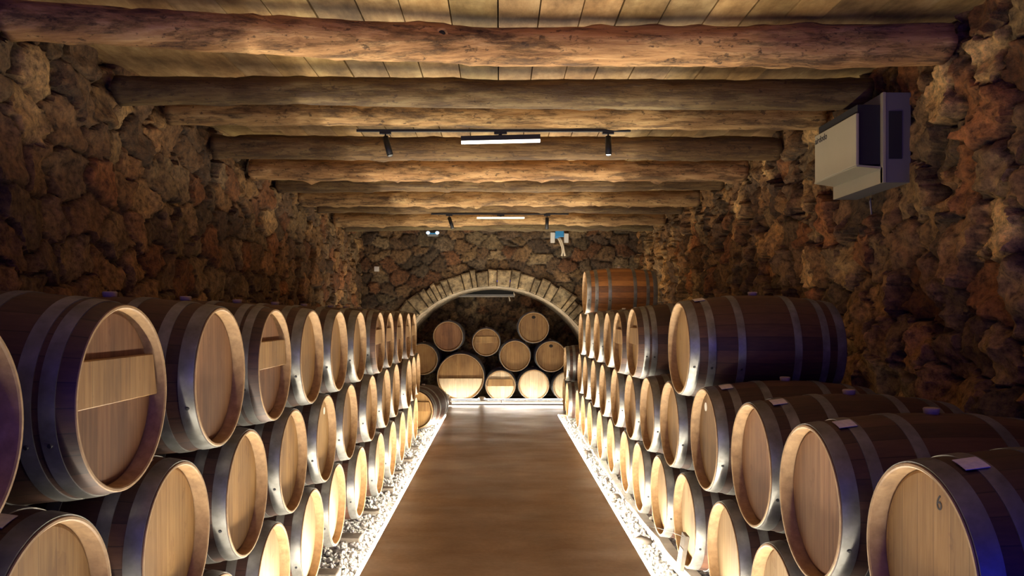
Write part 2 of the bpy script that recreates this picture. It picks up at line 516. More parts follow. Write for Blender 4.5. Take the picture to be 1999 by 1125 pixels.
def voussoirs():
    """ring of dressed arch stones with their pale soffit, one structure"""
    bm = bmesh.new()
    lay = bm.verts.layers.float_color.new('stone')
    a = math.radians(-8)
    r = random.Random(4)
    while a < math.radians(188):
        da = r.choice([0.045, 0.06, 0.075, 0.10, 0.115])
        gap = 0.006
        ri, ro = AR, AR + 0.30 + r.uniform(-0.035, 0.05)
        yf = AY - 0.055 + r.uniform(-0.02, 0.02)
        yb = AY + 1.55
        a0, a1 = a + gap / 2, min(a + da, math.radians(188)) - gap / 2
        c = np.array((0.36, 0.295, 0.185)) * r.uniform(0.75, 1.2)
        j = lambda s=0.012: r.uniform(-s, s)
        pts = []
        for (rad, ang) in ((ri, a0), (ri, a1), (ro, a1), (ro, a0)):
            rad2 = rad + (j(0.02) if rad > ri else 0)
            pts.append((ACX + rad2 * math.cos(ang), ACZ + rad2 * math.sin(ang)))
        front = [bm.verts.new((x, yf + j(0.008), z)) for x, z in pts]
        mid = [bm.verts.new((x, yb if i < 2 else AY + 0.3, z)) for i, (x, z) in enumerate(pts)]
        ctr = Vector((sum(p[0] for p in pts) / 4, yf - 0.018, sum(p[1] for p in pts) / 4))
        inner = [bm.verts.new(v.co.lerp(ctr, 0.16) + Vector((0, -0.014, 0))) for v in front]
        for v in front + mid + inner:
            v[lay] = (*c, 1)
        bm.faces.new(inner)
        for k in range(4):
            k2 = (k + 1) % 4
            bm.faces.new((front[k], front[k2], inner[k2], inner[k]))
            bm.faces.new((mid[k], mid[k2], front[k2], front[k]))
        a += da
    # pale rendered soffit behind the front arris
    n = 48
    prev = None
    for i in range(n + 1):
        ang = math.radians(-8 + 196 * i / n)
        cur = [bm.verts.new((ACX + (AR - 0.006) * math.cos(ang), y, ACZ + (AR - 0.006) * math.sin(ang))) for y in (AY - 0.035, AY + 2.5)]
        for v in cur:
            v[lay] = (0.72, 0.64, 0.5, 1)
        if prev:
            bm.faces.new((prev[0], cur[0], cur[1], prev[1]))
        prev = cur
    for sx in (1, -1):        # jambs below the springing
        x = ACX + sx * AR
        q = [bm.verts.new(p) for p in ((x, AY - 0.05, -0.2), (x, AY + 2.5, -0.2), (x, AY + 2.5, ACZ), (x, AY - 0.05, ACZ))]
        for v in q:
            v[lay] = (0.36, 0.30, 0.2, 1)
        bm.faces.new(q)
    bmesh.ops.recalc_face_normals(bm, faces=bm.faces[:])
    return tag(bm_obj('trim_1', bm, M['arch']), kind='structure')
voussoirs()

# rough back of the niche under the arch
xs = np.arange(-2.3, 2.1, 0.04); zs = np.arange(-0.1, 2.5, 0.04)
U, V = np.meshgrid(xs, zs, indexing='ij')
h, col = stone_field(U, V, 0.26, 0.22, 71, 0.04, 0.07, 0.05, 0.05)
tag(grid_mesh('wall_niche', np.stack([U, 16.62 - h, V], -1), col * 0.9, M['stone']), kind='structure')

# ------------------------------------------------------------------ ceiling planks
def ceiling():
    bm = bmesh.new()
    lay = bm.verts.layers.float_color.new('stone')
    x = -2.75
    r = random.Random(3)
    while x < 2.75:
        w = r.uniform(0.205, 0.275)
        y = Y0 - r.uniform(0, 2)
        while y < Y1 + 0.1:
            ln = r.uniform(3.4, 5.2)
            n0 = len(bm.verts)
            add_box(bm, (x + 0.004, max(y, Y0) + 0.003, CEIL + r.uniform(0, 0.012)), (x + w - 0.004, min(y + ln, Y1 + 0.2) - 0.003, CEIL + 0.05))
            bm.verts.ensure_lookup_table()
            g = r.uniform(0.72, 1.2)
            c = (g * r.uniform(.94, 1.06), g, g * r.uniform(.85, 1.1), 1)
            for v in bm.verts[n0:]:
                v[lay] = c
            y += ln
        x += w
    n0 = len(bm.verts)
    add_box(bm, (-2.75, Y0, CEIL + 0.05), (2.75, Y1 + 0.2, CEIL + 0.12))
    bm.verts.ensure_lookup_table()
    for v in bm.verts[n0:]:
        v[lay] = (0.1, 0.08, 0.06, 1)
    tag(bm_obj('ceiling', bm, M['plank']), kind='structure')
ceiling()

# ------------------------------------------------------------------ log beams
ORD = ['first', 'second', 'third', 'fourth', 'fifth', 'sixth', 'seventh', 'eighth', 'ninth', 'tenth', 'eleventh', 'twelfth', 'thirteenth', 'fourteenth']
# (centre depth, underside above the camera, left-end depth shift, radius left, radius right, knobbliness)
BEAMS = [(4.36, 1.43, -0.34, 0.095, 0.115, .5), (5.25, 1.42, -0.12, 0.09, 0.105, .3), (6.0, 1.46, -0.1, 0.10, 0.10, .5), (6.95, 1.40, -0.1, 0.105, 0.105, .3),
         (7.86, 1.387, 0.0, 0.11, 0.105, 1.0), (8.7, 1.41, 0.05, 0.10, 0.105, .4), (9.75, 1.397, 0.0, 0.11, 0.10, 1.0), (10.6, 1.413, 0.05, 0.10, 0.10, .4),
         (11.72, 1.38, 0.05, 0.11, 0.10, 1.0), (12.55, 1.39, 0.0, 0.105, 0.10, .6)]
BEAM_LOOK = ['large round log beam with a sawn knot, first from the camera', 'dark weathered log beam, second from the camera under the planks',
             'pitted log beam carrying the nearer lamp track, third from the camera', 'smooth olive brown log beam just behind the nearer lamp track',
             'orange brown knobbly log beam, fifth from the camera', 'dark narrow looking log beam, sixth from the camera',
             'knobbly light brown log beam, seventh from the camera', 'dark log beam carrying the farther lamp track',
             'pale knobbly log beam just behind the farther lamp track', 'last log beam, against the end wall above the arch']
def log_beam(i, Y, hb, dyl, rl, rr_, kn):
    n, seg = 110, 22
    t = np.linspace(0, 1, n)
    X = -2.53 + 5.04 * t
    yl = np.where(X < 0, dyl * (X / -2.0) ** 1.0, 0.0)
    rad = rl + (rr_ - rl) * t
    bend = (vnoise(t * 3 + i * 7, t * 0 + 3.3, 0, 50 + i) - .5)
    cyv = Y + yl + bend * 0.06
    czv = CAM_Z + hb + rad + (vnoise(t * 3.3 + i * 5, t * 0 + 8.1, 0, 80 + i) - .5) * 0.03
    a = np.linspace(0, 2 * PI, seg, endpoint=False)
    T, A = np.meshgrid(t, a, indexing='ij')
    r = rad[:, None] * (1 + (fbm(T * 16, np.cos(A) * 1.4 + 5, np.sin(A) * 1.4, 7 * i + 1, 3) - .5) * (0.16 + 0.12 * kn))
    kx = fbm(T * 34, np.cos(A) * 2 + 9, np.sin(A) * 2, 7 * i + 3, 2)
    r = r + np.clip(kx - 0.62, 0, 1) * 0.16 * kn
    r = r + np.clip(0.36 - kx, 0, 1) * -0.10
    PX = np.repeat(X[:, None], seg, 1)
    PY = cyv[:, None] + r * np.cos(A)
    PZ = czv[:, None] + r * np.sin(A)
    P = np.stack([PX, PY - Y, PZ - CAM_Z - hb], -1)
    verts = P.reshape(-1, 3).tolist()
    faces = []
    for p in range(n - 1):
        for q in range(seg):
            q2 = (q + 1) % seg
            faces.append((p * seg + q, p * seg + q2, (p + 1) * seg + q2, (p + 1) * seg + q))
    faces.append(tuple(range(seg))[::-1])
    faces.append(tuple((n - 1) * seg + q for q in range(seg)))
    me = bpy.data.meshes.new('log_beam')
    me.from_pydata(verts, [], faces)
    me.shade_smooth()
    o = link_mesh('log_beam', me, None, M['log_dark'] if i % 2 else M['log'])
    o.location = (0, Y, CAM_Z + hb)
    tag(o, BEAM_LOOK[i], 'beam', 'log beams under the plank ceiling', 'thing')
    return o
beam_objs = [log_beam(i, *b) for i, b in enumerate(BEAMS)]
# the sawn branch stub on the nearest log
bm = bmesh.new()
add_tube(bm, [(0, 0, 0), (0, -0.045, 0.0)], [0.043, 0.034], 18, 0)
add_tube(bm, [(0, -0.0455, 0.0), (0, -0.047, 0.0)], [0.022, 0.016], 14, 1)
k = bm_obj('knot', bm, [M['log'], M['hole']], beam_objs[0])
k.location = (-0.32, -0.095, 0.118)

# ------------------------------------------------------------------ floor, gravel, kerb
WL, WR, WEND = -0.935, 1.005, 13.4
def rdz(Y):                                    # the right-hand bed rises a little towards the camera
    return 0.12 * min(1.0, max(0.0, (7.2 - Y) / 2.8))
GZ = -0.065
bm = bmesh.new()
add_box(bm, (WL, Y0, -0.16), (WR, WEND + 0.01, 0.0), 0, 0.004)
add_box(bm, (-2.7, WEND, -0.16), (2.7, 17.0, -0.002), 0)
tag(bm_obj('floor', bm, M['floor']), kind='structure')

def gravel_bed(side):
    x0, x1 = (WL, XL - 0.1) if side < 0 else (WR, XR + 0.1)
    us = np.linspace(0, 1, 24) ** 1.4
    ys = np.arange(Y0, WEND + 0.05, 0.12)
    U, V = np.meshgrid(us, ys, indexing='ij')
    Xg = x0 + (x1 - x0) * U
    Z = GZ + (fbm(Xg * 3, V * 3, 0, 3) - .5) * 0.02
    if side > 0:
        dz = np.vectorize(rdz)(V)
        Z = Z + dz * np.clip((Xg - WR - 0.05) / 0.3, 0, 1)
    P = np.stack([Xg, np.minimum(V, WEND), Z], -1)
    o = grid_mesh('ground_left' if side < 0 else 'ground_right', P, np.ones(P.shape) * .5, M['gravel_base'], flip=side < 0)
    return tag(o, kind='structure')
gravel_bed(-1); gravel_bed(1)

def gravel(side):
    ico = bmesh.new()
    bmesh.ops.create_icosphere(ico, subdivisions=1, radius=1.0)
    ico.verts.ensure_lookup_table()
    V0 = np.array([v.co[:] for v in ico.verts])
    F0 = np.array([[v.index for v in f.verts] for f in ico.faces])
    ico.free()
    verts, faces, off = [], [], 0
    r = np.random.default_rng(40 + side)
    def drop(n, ylo, yhi, xlo, xhi, s0, s1):
        nonlocal off
        for _ in range(n):
            y = r.uniform(ylo, yhi); x = r.uniform(xlo, xhi)
            s = r.uniform(s0, s1)
            z = GZ + r.uniform(-0.004, 0.016)
            if side > 0:
                z += rdz(y) * min(1, max(0, (x - 0.05 - 1.005) / 0.3))
            rot = np.array(Euler(tuple(r.uniform(0, 6.28, 3))).to_matrix())
            v = (V0 * (1 + r.uniform(-.22, .22, V0.shape))) * np.array((1, .8, .62)) * s
            v = v @ rot.T + np.array((side * x if side < 0 else x, y, z))
            verts.append(v); faces.append(F0 + off); off += len(V0)
    e0 = 0.955 if side < 0 else 1.03
    drop(2600, 3.6, 7.0, e0, 1.55, 0.011, 0.026)
    drop(2600, 7.0, WEND - .02, e0, 1.5, 0.013, 0.028)
    drop(500, 1.5, WEND - .1, 1.5, 2.1, 0.015, 0.03)
    me = bpy.data.meshes.new('gravel')
    me.from_pydata(np.concatenate(verts).tolist(), [], np.concatenate(faces).tolist())
    o = link_mesh('gravel', me, None, M['gravel'])
    tag(o, 'white crushed gravel in the strip left of the walkway' if side < 0 else 'white crushed gravel in the strip right of the walkway', 'gravel', 'gravel strips beside the walkway', 'stuff')
gravel(-1); gravel(1)

# ------------------------------------------------------------------ led strips
def led_strip(name, a, b, label, width=0.024, mat='led'):
    a, b = Vector(a), Vector(b)
    d = b - a
    ln = d.length
    root = empty(name, a, (0, 0, math.atan2(d.y, d.x)), label, 'light strip', 'light strips along the floor')
    bm = bmesh.new()
    add_box(bm, (0, -width / 2 - .003, -0.03), (ln, width / 2 + .003, -0.012))
    bm_obj('channel', bm, M['grey'], root)
    bm = bmesh.new()
    n = max(1, int(ln / 1.2))
    for i in range(n):
        x0, x1 = ln * i / n, ln * (i + 1) / n
        r0 = [bm.verts.new((x0, y, z)) for y, z in ((-width / 2, -0.012), (-width * .36, 0.0), (width * .36, 0.0), (width / 2, -0.012))]
        r1 = [bm.verts.new((x1, y, z)) for y, z in ((-width / 2, -0.012), (-width * .36, 0.0), (width * .36, 0.0), (width / 2, -0.012))]
        for k in range(3):
            bm.faces.new((r0[k], r1[k], r1[k + 1], r0[k + 1]))
    bm_obj('diffuser', bm, M[mat], root)
    return root
led_strip('light_strip', (WL - 0.018, 1.7, -0.004), (WL - 0.018, WEND - .02, -0.004), 'glowing white light strip along the left edge of the walkway')
led_strip('light_strip', (WR + 0.018, 1.7, -0.004), (WR + 0.018, WEND - .02, -0.004), 'glowing white light strip along the right edge of the walkway')
led_strip('light_strip', (-1.15, 15.0, 0.10), (1.25, 15.0, 0.10), 'glowing light strip on top of the pale kerb under the arch', 0.016, 'led_top')
led_strip('light_strip', (-1.15, 14.90, 0.028), (1.25, 14.90, 0.028), 'soft light strip on the floor at the foot of the pale kerb', 0.02, 'led_soft')

# kerb in front of the niche
for i, (x0, x1, top, lab) in enumerate(((-1.25, 0.02, 0.07, 'longer pale stone kerb under the largest barrel, left of the arch middle'), (0.03, 1.35, 0.07, 'shorter pale stone kerb under the lowest barrels, right of the arch middle'))):
    bm = bmesh.new()
    add_box(bm, (x0, 14.93, -0.002), (x1, 15.16, top), 0, 0.012)
    tag(bm_obj('kerb_stone', bm, M['kerb']), lab, 'kerb', 'kerb stones under the arch', 'thing')

# ------------------------------------------------------------------ barrels
BL, RB, RH = 0.95, 0.336, 0.29
def prof(x, rh=RH, rb=RB):
    t = 2 * x / BL - 1
    return rb - (rb - rh) * abs(t) ** 2.0

def barrel_body_mesh(rh=RH, rb=RB, name='staves'):
    """outer staves, both chimes and the croze walls; axis along local x, front end at x = 0, underside at z = 0"""
    NST, seg, nx = 26, 78, 16
    bm = bmesh.new()
    uvl = bm.loops.layers.uv.new('UVMap')
    CH, DEP = 0.013, 0.060
    rings = []
    def ring(x, r):
        return [bm.verts.new((x, r * math.cos(2 * PI * k / seg), r * math.sin(2 * PI * k / seg) + rb)) for k in range(seg)]
    seq = []
    seq.append((DEP, prof(0, rh, rb) - CH - 0.004, 1))
    seq.append((0.004, prof(0, rh, rb) - CH, 1))
    seq.append((0.0, prof(0, rh, rb) - CH * .7, 1))
    seq.append((0.0, prof(0, rh, rb) - 0.002, 1))
    for i in range(nx + 1):
        x = 0.003 + (BL - 0.006) * i / nx
        seq.append((x, prof(x, rh, rb), 0))
    seq.append((BL, prof(BL, rh, rb) - 0.002, 1))
    seq.append((BL, prof(BL, rh, rb) - CH, 1))
    seq.append((BL - DEP, prof(BL, rh, rb) - CH - 0.004, 1))
    rings = [ring(x, r) for x, r, _ in seq]
    for j in range(len(rings) - 1):
        r0, r1 = rings[j], rings[j + 1]
        mi = 0 if (seq[j][2] == 0 and seq[j + 1][2] == 0) else 1
        for k in range(seg):
            k2 = (k + 1) % seg
            f = bm.faces.new((r0[k], r1[k], r1[k2], r0[k2]))
            f.material_index = mi
            f.smooth = True
            us = (k, k, k + 1, k + 1)
            xs_ = (seq[j][0], seq[j + 1][0], seq[j + 1][0], seq[j][0])
            for lp, uu, vv in zip(f.loops, us, xs_):
                lp[uvl].uv = (uu * NST / seg, vv)
    f = bm.faces.new(rings[-1]); f.material_index = 1      # the far head
    bmesh.ops.recalc_face_normals(bm, faces=bm.faces[:])
    me = bpy.data.meshes.new(name)
    bm.to_mesh(me); bm.free()
    me.set_sharp_from_angle(angle=math.radians(40))
    me.materials.append(M['stave']); me.materials.append(M['chime'])
    return me

def head_mesh(rh=RH, mat='head'):
    """recessed head disc; origin at its centre"""
    bm = bmesh.new()
    seg = 64
    R = rh - 0.016
    rings = []
    for x, r in ((0.0, R), (-0.006, R - 0.012)):
        rings.append([bm.verts.new((x, r * math.cos(2 * PI * k / seg), r * math.sin(2 * PI * k / seg))) for k in range(seg)])
    for k in range(seg):
        bm.faces.new((rings[0][k], rings[0][(k + 1) % seg], rings[1][(k + 1) % seg], rings[1][k]))
    bm.faces.new(rings[1])
    bmesh.ops.recalc_face_normals(bm, faces=bm.faces[:])
    c = rings
    me = bpy.data.meshes.new('head')
    for f in bm.faces:
        if f.normal.x > 0:
            f.normal_flip()
    bm.to_mesh(me); bm.free()
    me.materials.append(M[mat])
    return me

def hoop_mesh(x0, x1, rh=RH, rb=RB, riv=None):
    bm = bmesh.new()
    seg = 78
    rows = [(x0, 0.0), (x0, 0.0035), ((x0 + x1) / 2, 0.0042), (x1, 0.0035), (x1, 0.0)]
    rings = [[bm.verts.new((x, (prof(x, rh, rb) + d) * math.cos(2 * PI * k / seg), (prof(x, rh, rb) + d) * math.sin(2 * PI * k / seg) + rb)) for k in range(seg)] for x, d in rows]
    for j in range(4):
        for k in range(seg):
            k2 = (k + 1) % seg
            f = bm.faces.new((rings[j][k], rings[j + 1][k], rings[j + 1][k2], rings[j][k2]))
            f.smooth = True
    xm = (x0 + x1) / 2
    for ang in (riv or []):
        for dx in ((-0.0,) if len(riv) > 1 else (0.0,)):
            r = prof(xm, rh, rb) + 0.0042
            a = math.radians(ang)
            n = Vector((0, math.cos(a), math.sin(a)))
            c = Vector((xm + dx, 0, rb)) + n * r
            add_tube(bm, [c - n * .001, c + n * .0035], [0.0085, 0.006], 10, 1)
    bmesh.ops.recalc_face_normals(bm, faces=bm.faces[:])
    me = bpy.data.meshes.new('hoop')
    bm.to_mesh(me); bm.free()
    me.set_sharp_from_angle(angle=math.radians(50))
    me.materials.append(M['steel']); me.materials.append(M['rivet'])
    return me

def crossbar_mesh(rh=RH, zlo=-0.015, zhi=0.125, t=0.030):
    """a board wedged across the head"""
    R = rh - 0.026
    bm = bmesh.new()
    wl = math.sqrt(R * R - zlo * zlo) - .004
    wh = math.sqrt(R * R - zhi * zhi) - .004
    pts = [(-wl, zlo), (wl, zlo), (wh, zhi), (-wh, zhi)]
    a = [bm.verts.new((0, y, z)) for y, z in pts]
    b = [bm.verts.new((-t, y, z)) for y, z in pts]
    bm.faces.new(a); bm.faces.new(b[::-1])
    for k in range(4):
        bm.faces.new((a[k], b[k], b[(k + 1) % 4], a[(k + 1) % 4]))
    bmesh.ops.recalc_face_normals(bm, faces=bm.faces[:])
    bmesh.ops.bevel(bm, geom=bm.edges[:], offset=0.003, segments=1, affect='EDGES')
    me = bpy.data.meshes.new('crossbar')
    bm.to_mesh(me); bm.free()
    me.materials.append(M['head'])
    return me

def disc_mesh(name, r, t, mat, sy=1.0):
    bm = bmesh.new()
    add_tube(bm, [(0, 0, 0), (-t, 0, 0)], r, 20, 0)
    for v in bm.verts:
        v.co.y *= sy
    me = bpy.data.meshes.new(name)
    bm.to_mesh(me); bm.free()
    me.materials.append(M[mat])
    return me

def tag_mesh():
    """paper tag lying on the shoulder of the staves, curved with them"""
    bm = bmesh.new()
    n = 6
    top, bot = [], []
    for i in range(n + 1):
        a = math.radians(97 + 12 * i / n)       # around the barrel, towards -y after mirroring
        for lst, x in ((top, 0.080), (bot, 0.145)):
            r = prof(x) + 0.0065
            lst.append(bm.verts.new((x, r * math.cos(a), r * math.sin(a) + RB)))
    for i in range(n):
        bm.faces.new((top[i], bot[i], bot[i + 1], top[i + 1]))
    bmesh.ops.recalc_face_normals(bm, faces=bm.faces[:])
    bmesh.ops.solidify(bm, geom=bm.faces[:], thickness=-0.002)
    me = bpy.data.meshes.new('paper_tag')
    bm.to_mesh(me); bm.free()
    me.materials.append(M['paper'])
    return me

BODY = barrel_body_mesh()
BODY_LIT = BODY.copy()
BODY_LIT.materials[0] = M['stave_lit']
HEADS = {k: head_mesh(mat=k) for k in ('head', 'head_red', 'head_pale', 'head_low')}
NRB = 0.31
NBODY = barrel_body_mesh(RH, NRB)
RV = [200, -20]
HOOP_A = [hoop_mesh(0.006, 0.062, riv=RV), hoop_mesh(0.112, 0.157, riv=RV), hoop_mesh(0.285, 0.330, riv=RV), hoop_mesh(0.62, 0.665), hoop_mesh(0.793, 0.838), hoop_mesh(0.888, 0.944)]
HOOP_B = [hoop_mesh(0.052, 0.094, riv=RV), hoop_mesh(0.112, 0.156, riv=RV), hoop_mesh(0.285, 0.330, riv=RV), hoop_mesh(0.62, 0.665), hoop_mesh(0.793, 0.838), hoop_mesh(0.856, 0.898)]
NHOOP = [hoop_mesh(a, b, RH, NRB) for a, b in ((0.006, 0.062), (0.112, 0.157), (0.285, 0.330), (0.62, 0.665), (0.793, 0.838), (0.888, 0.944))]
CROSS = crossbar_mesh()
BUNG = None
bm = bmesh.new()
add_tube(bm, [(0, 0, -0.005), (0, 0, 0.018), (0, 0, 0.022)], [0.026, 0.030, 0.026], 16, 0)
BUNG = bpy.data.meshes.new('bung'); bm.to_mesh(BUNG); bm.free(); BUNG.materials.append(M['bung'])
TAG = tag_mesh()
STICK = disc_mesh('sticker', 0.026, 0.001, 'white')
HOLE = disc_mesh('bung_hole', 0.030, 0.0015, 'hole', 1.25)

def child(name, me, root, loc=(0, 0, 0)):
    o = bpy.data.objects.new(name, me)
    o.parent = root
    o.location = loc
    COL.objects.link(o)
    return o

def barrel(X, Y, Z, facing, label, group, head='head', cross=False, extra=(), scale=1.0, slim=False, body=None):
    """X, Y, Z: centre of the front rim. facing: rotation of local -x to where the head looks"""
    rb = NRB if slim else RB
    base = Vector((X, Y, Z - rb * scale))
    root = empty('wine_barrel', base, (0, 0, facing), label, 'barrel', group)
    root.scale = (scale,) * 3
    child('staves', body or (NBODY if slim else BODY), root)
    child('head', HEADS[head], root, (0.056, 0, rb))
    for me in (NHOOP if slim else HOOP_B if cross else HOOP_A):
        child('hoop', me, root)
    if cross:
        child('crossbar', CROSS, root, (0.0505, 0, rb))
    child('bung', BUNG, root, (BL / 2, 0, 2 * rb))
    for e in extra:
        if e == 'tag':
            o = child('paper_tag', TAG, root)
            if abs(facing) > 1:
                o.scale = (1, -1, 1)
            # the tag sits on the shoulder nearer the camera
            o.scale.y = -1 if abs(facing) > 1 else 1
            o['label'] = 'small paper tag on the shoulder'
        elif e == 'sticker':
            o = child('sticker', STICK, root, (0.0495, 0.12 if abs(facing) < 1 else -0.12, rb + 0.17)); o['label'] = 'round white sticker'
        elif e == 'hole':
            o = child('bung_hole', HOLE, root, (0.0498, 0, rb + 0.20)); o['label'] = 'dark bung hole'
        elif e == 'hole_side':
            o = child('bung_hole', HOLE, root, (0.0498, -0.16 if abs(facing) < 1 else 0.16, rb + 0.12)); o['label'] = 'dark oval bung hole'
        elif e == 'number':
            cu = bpy.data.curves.new('lettering', 'FONT')
            cu.body = '6'; cu.size = 0.06; cu.extrude = 0.0004; cu.align_x = 'CENTER'
            o = child('lettering', text_mesh(cu), root, (0.0494, -0.03, rb + 0.17))
            o.rotation_euler = (PI / 2, 0, -PI / 2)
            o['label'] = 'handwritten figure 6'
    return root

XH = 1.17
LEFT, RIGHT = PI, 0.0
def text_mesh(cu):
    t = bpy.data.objects.new('lettering', cu)
    COL.objects.link(t)
    bpy.context.view_layer.update()
    me = bpy.data.meshes.new_from_object(t.evaluated_get(bpy.context.evaluated_depsgraph_get()))
    bpy.data.objects.remove(t)
    me.name = 'lettering'
    me.materials.clear(); me.materials.append(M['ink'])
    return me

def wx(px, Y):                                    # measured lateral place of a rim
    return (px - VX) * Y / F

# rows: (depth of axis, lateral place, height offset, look)
L3 = [(1.60, -1.17), (2.41, -1.17), (3.24, -1.17), (4.02, -1.17), (4.81, -1.17), (5.62, -1.17), (6.45, -1.17), (7.36, -1.145), (8.17, -1.165), (8.97, -1.163), (9.80, -1.165), (10.58, -1.178)]
L3c = {1, 3, 7, 8, 9, 10, 11}
L2 = [(1.22, -1.17), (2.03, -1.17), (2.81, -1.17), (3.60, -1.175), (4.40, -1.175), (5.21, -1.17), (6.03, -1.17), (6.92, -1.15), (7.77, -1.145), (8.57, -1.154), (9.39, -1.11), (10.19, -1.142), (11.0, -1.17)]
L1 = [(1.62, -1.17), (2.42, -1.17), (3.20, -1.17), (4.00, -1.17), (4.80, -1.165), (5.62, -1.185), (6.48, -1.17), (7.36, -1.146), (8.18, -1.14), (8.99, -1.14), (9.80, -1.15), (10.60, -1.16)]
R3 = [(4.90, 1.135), (6.55, 1.125), (7.39, 1.128), (8.31, 1.158), (9.21, 1.157), (10.10, 1.155), (10.95, 1.149)]
R3c = {1, 2}
R2 = [(2.16, 1.168), (2.93, 1.17), (3.66, 1.187), (4.44, 1.172), (5.33, 1.169), (6.14, 1.17), (6.94, 1.17), (7.83, 1.169), (8.74, 1.165), (9.64, 1.17), (10.55, 1.168), (11.32, 1.17), (13.4, 1.135)]
R1 = [(1.72, 1.17), (2.52, 1.17), (3.30, 1.17), (4.05, 1.17), (4.90, 1.17), (5.72, 1.178), (6.54, 1.175), (7.38, 1.196), (8.28, 1.192), (9.19, 1.192), (10.09, 1.177), (10.93, 1.18), (11.75, 1.183), (13.0, 1.135), (13.78, 1.145)]
H3, H2, H1 = CAM_Z - 0.255, CAM_Z - 0.828, CAM_Z - 1.400

r = random.Random(21)
for i, (Y, X) in enumerate(L3):
    c = i in L3c
    look = 'crossbar board' if c else 'plain head'
    lab = f'barrel with {look}, {ORD[i]} from the camera in the top row left of walkway'
    barrel(X, Y, H3, LEFT, lab, 'barrels in the top row left of the walkway', 'head_red' if (c and i > 0) or i in (2,) else 'head', c)
n = len(L2)
for i, (Y, X) in enumerate(L2):
    lab = f'barrel with plain head, {ORD[n - 1 - i]} from the arch in the middle row left of walkway'
    ex = ('tag',) if i in (1, 2, 3) else (('sticker',) if i == 5 else ())
    barrel(X, Y, H2, LEFT, lab, 'barrels in the middle row left of the walkway', 'head', False, ex)
n = len(L1)
for i, (Y, X) in enumerate(L1):
    lab = f'barrel with pale head, {ORD[n - i]} from the arch in the bottom row left of walkway'
    ex = ('tag',) if i in (3, 4) else (('hole_side',) if i == 6 else ())
    z = H1 + (0.022 if Y < 6 else -0.015 if Y > 7 else 0)
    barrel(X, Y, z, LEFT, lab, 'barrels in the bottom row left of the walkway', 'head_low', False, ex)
# the last one of the bottom row is turned towards the viewer
barrel(-1.30, 11.65, H1 - 0.03, math.radians(79), 'barrel with boarded head turned towards the viewer at the end of the bottom left row', 'barrels in the bottom row left of the walkway', 'head', True)

for i, (Y, X) in enumerate(R3):
    c = i in R3c
    look = 'crossbar board' if c else 'plain head'
    lab = f'barrel with {look}, {ORD[i]} from the camera in the third row right of walkway'
    z = CAM_Z - 0.205 if i == 0 else H3 + rdz(Y)
    barrel(X, Y, z, RIGHT, lab, 'barrels in the third row right of the walkway', 'head', c, ('tag',) if i == 0 else ())
n = len(R2)
for i, (Y, X) in enumerate(R2):
    lab = f'barrel with plain head, {ORD[n - 1 - i]} from the arch in second row right of walkway'
    if i == n - 1:
        lab = 'barrel alone in front of the arch pier, seen sideways, on bottom row right of walkway'
    ex = {0: ('tag', 'number'), 1: ('tag',), 2: ('tag',), 3: ('tag', 'sticker')}.get(i, ())
    if Y > 12:
        z = CAM_Z - 0.83
    else:
        z = H2 + rdz(Y) - (0.015 if Y > 8 else 0)
    barrel(X, Y, z, RIGHT, lab, 'barrels in the second row right of the walkway', 'head_red' if i in (1, 2) else 'head', False, ex)
n = len(R1)
for i, (Y, X) in enumerate(R1):
    lab = f'barrel with pale head, {ORD[n - 1 - i] if n - 1 - i < len(ORD) else "fifteenth"} from the arch in bottom row right of walkway'
    ex = {2: ('tag', 'hole_side'), 3: ('tag', 'hole_side'), 4: ('tag',)}.get(i, ())
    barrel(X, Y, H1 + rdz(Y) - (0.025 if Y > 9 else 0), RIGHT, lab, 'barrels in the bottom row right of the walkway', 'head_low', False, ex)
barrel(1.155, 10.52, H3 + 0.572, RIGHT, 'orange lit oak barrel lying alone on top of the stack right of the walkway', 'barrels in the fourth row right of the walkway', 'head', body=BODY_LIT)

# barrels under the arch, heads towards the viewer
FRONT = PI / 2
NB = [(874.5, 657, 1.01, 'head_red', 0, (), 'red brown round barrel head resting above the largest barrel under the arch'),
      (949, 668.5, 0.93, 'head', 1, (), 'small barrel with a crossbar board high in the middle under the arch'),
      (1042, 640, 1.03, 'head', 0, ('hole',), 'topmost barrel under the arch, with dark bung hole, crowning the pyramid'),
      (824, 702, 1.05, 'head', 0, (), 'barrel half hidden behind the left rows under the arch'),
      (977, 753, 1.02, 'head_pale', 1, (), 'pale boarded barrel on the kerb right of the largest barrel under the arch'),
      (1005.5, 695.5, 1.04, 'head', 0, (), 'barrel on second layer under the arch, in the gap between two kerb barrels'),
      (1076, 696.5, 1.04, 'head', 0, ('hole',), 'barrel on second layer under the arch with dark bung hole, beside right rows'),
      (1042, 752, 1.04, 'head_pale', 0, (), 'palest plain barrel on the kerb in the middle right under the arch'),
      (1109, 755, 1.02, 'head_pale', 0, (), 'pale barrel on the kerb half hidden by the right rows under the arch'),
      ]
YN = 15.2
for px, py, sc, hd, cr, ex, lab in NB:
    z = CAM_Z - (py - VY) * YN / F
    barrel(wx(px, YN), YN, z, FRONT, lab, 'barrels stacked under the arch', hd, bool(cr), ex, sc, True)

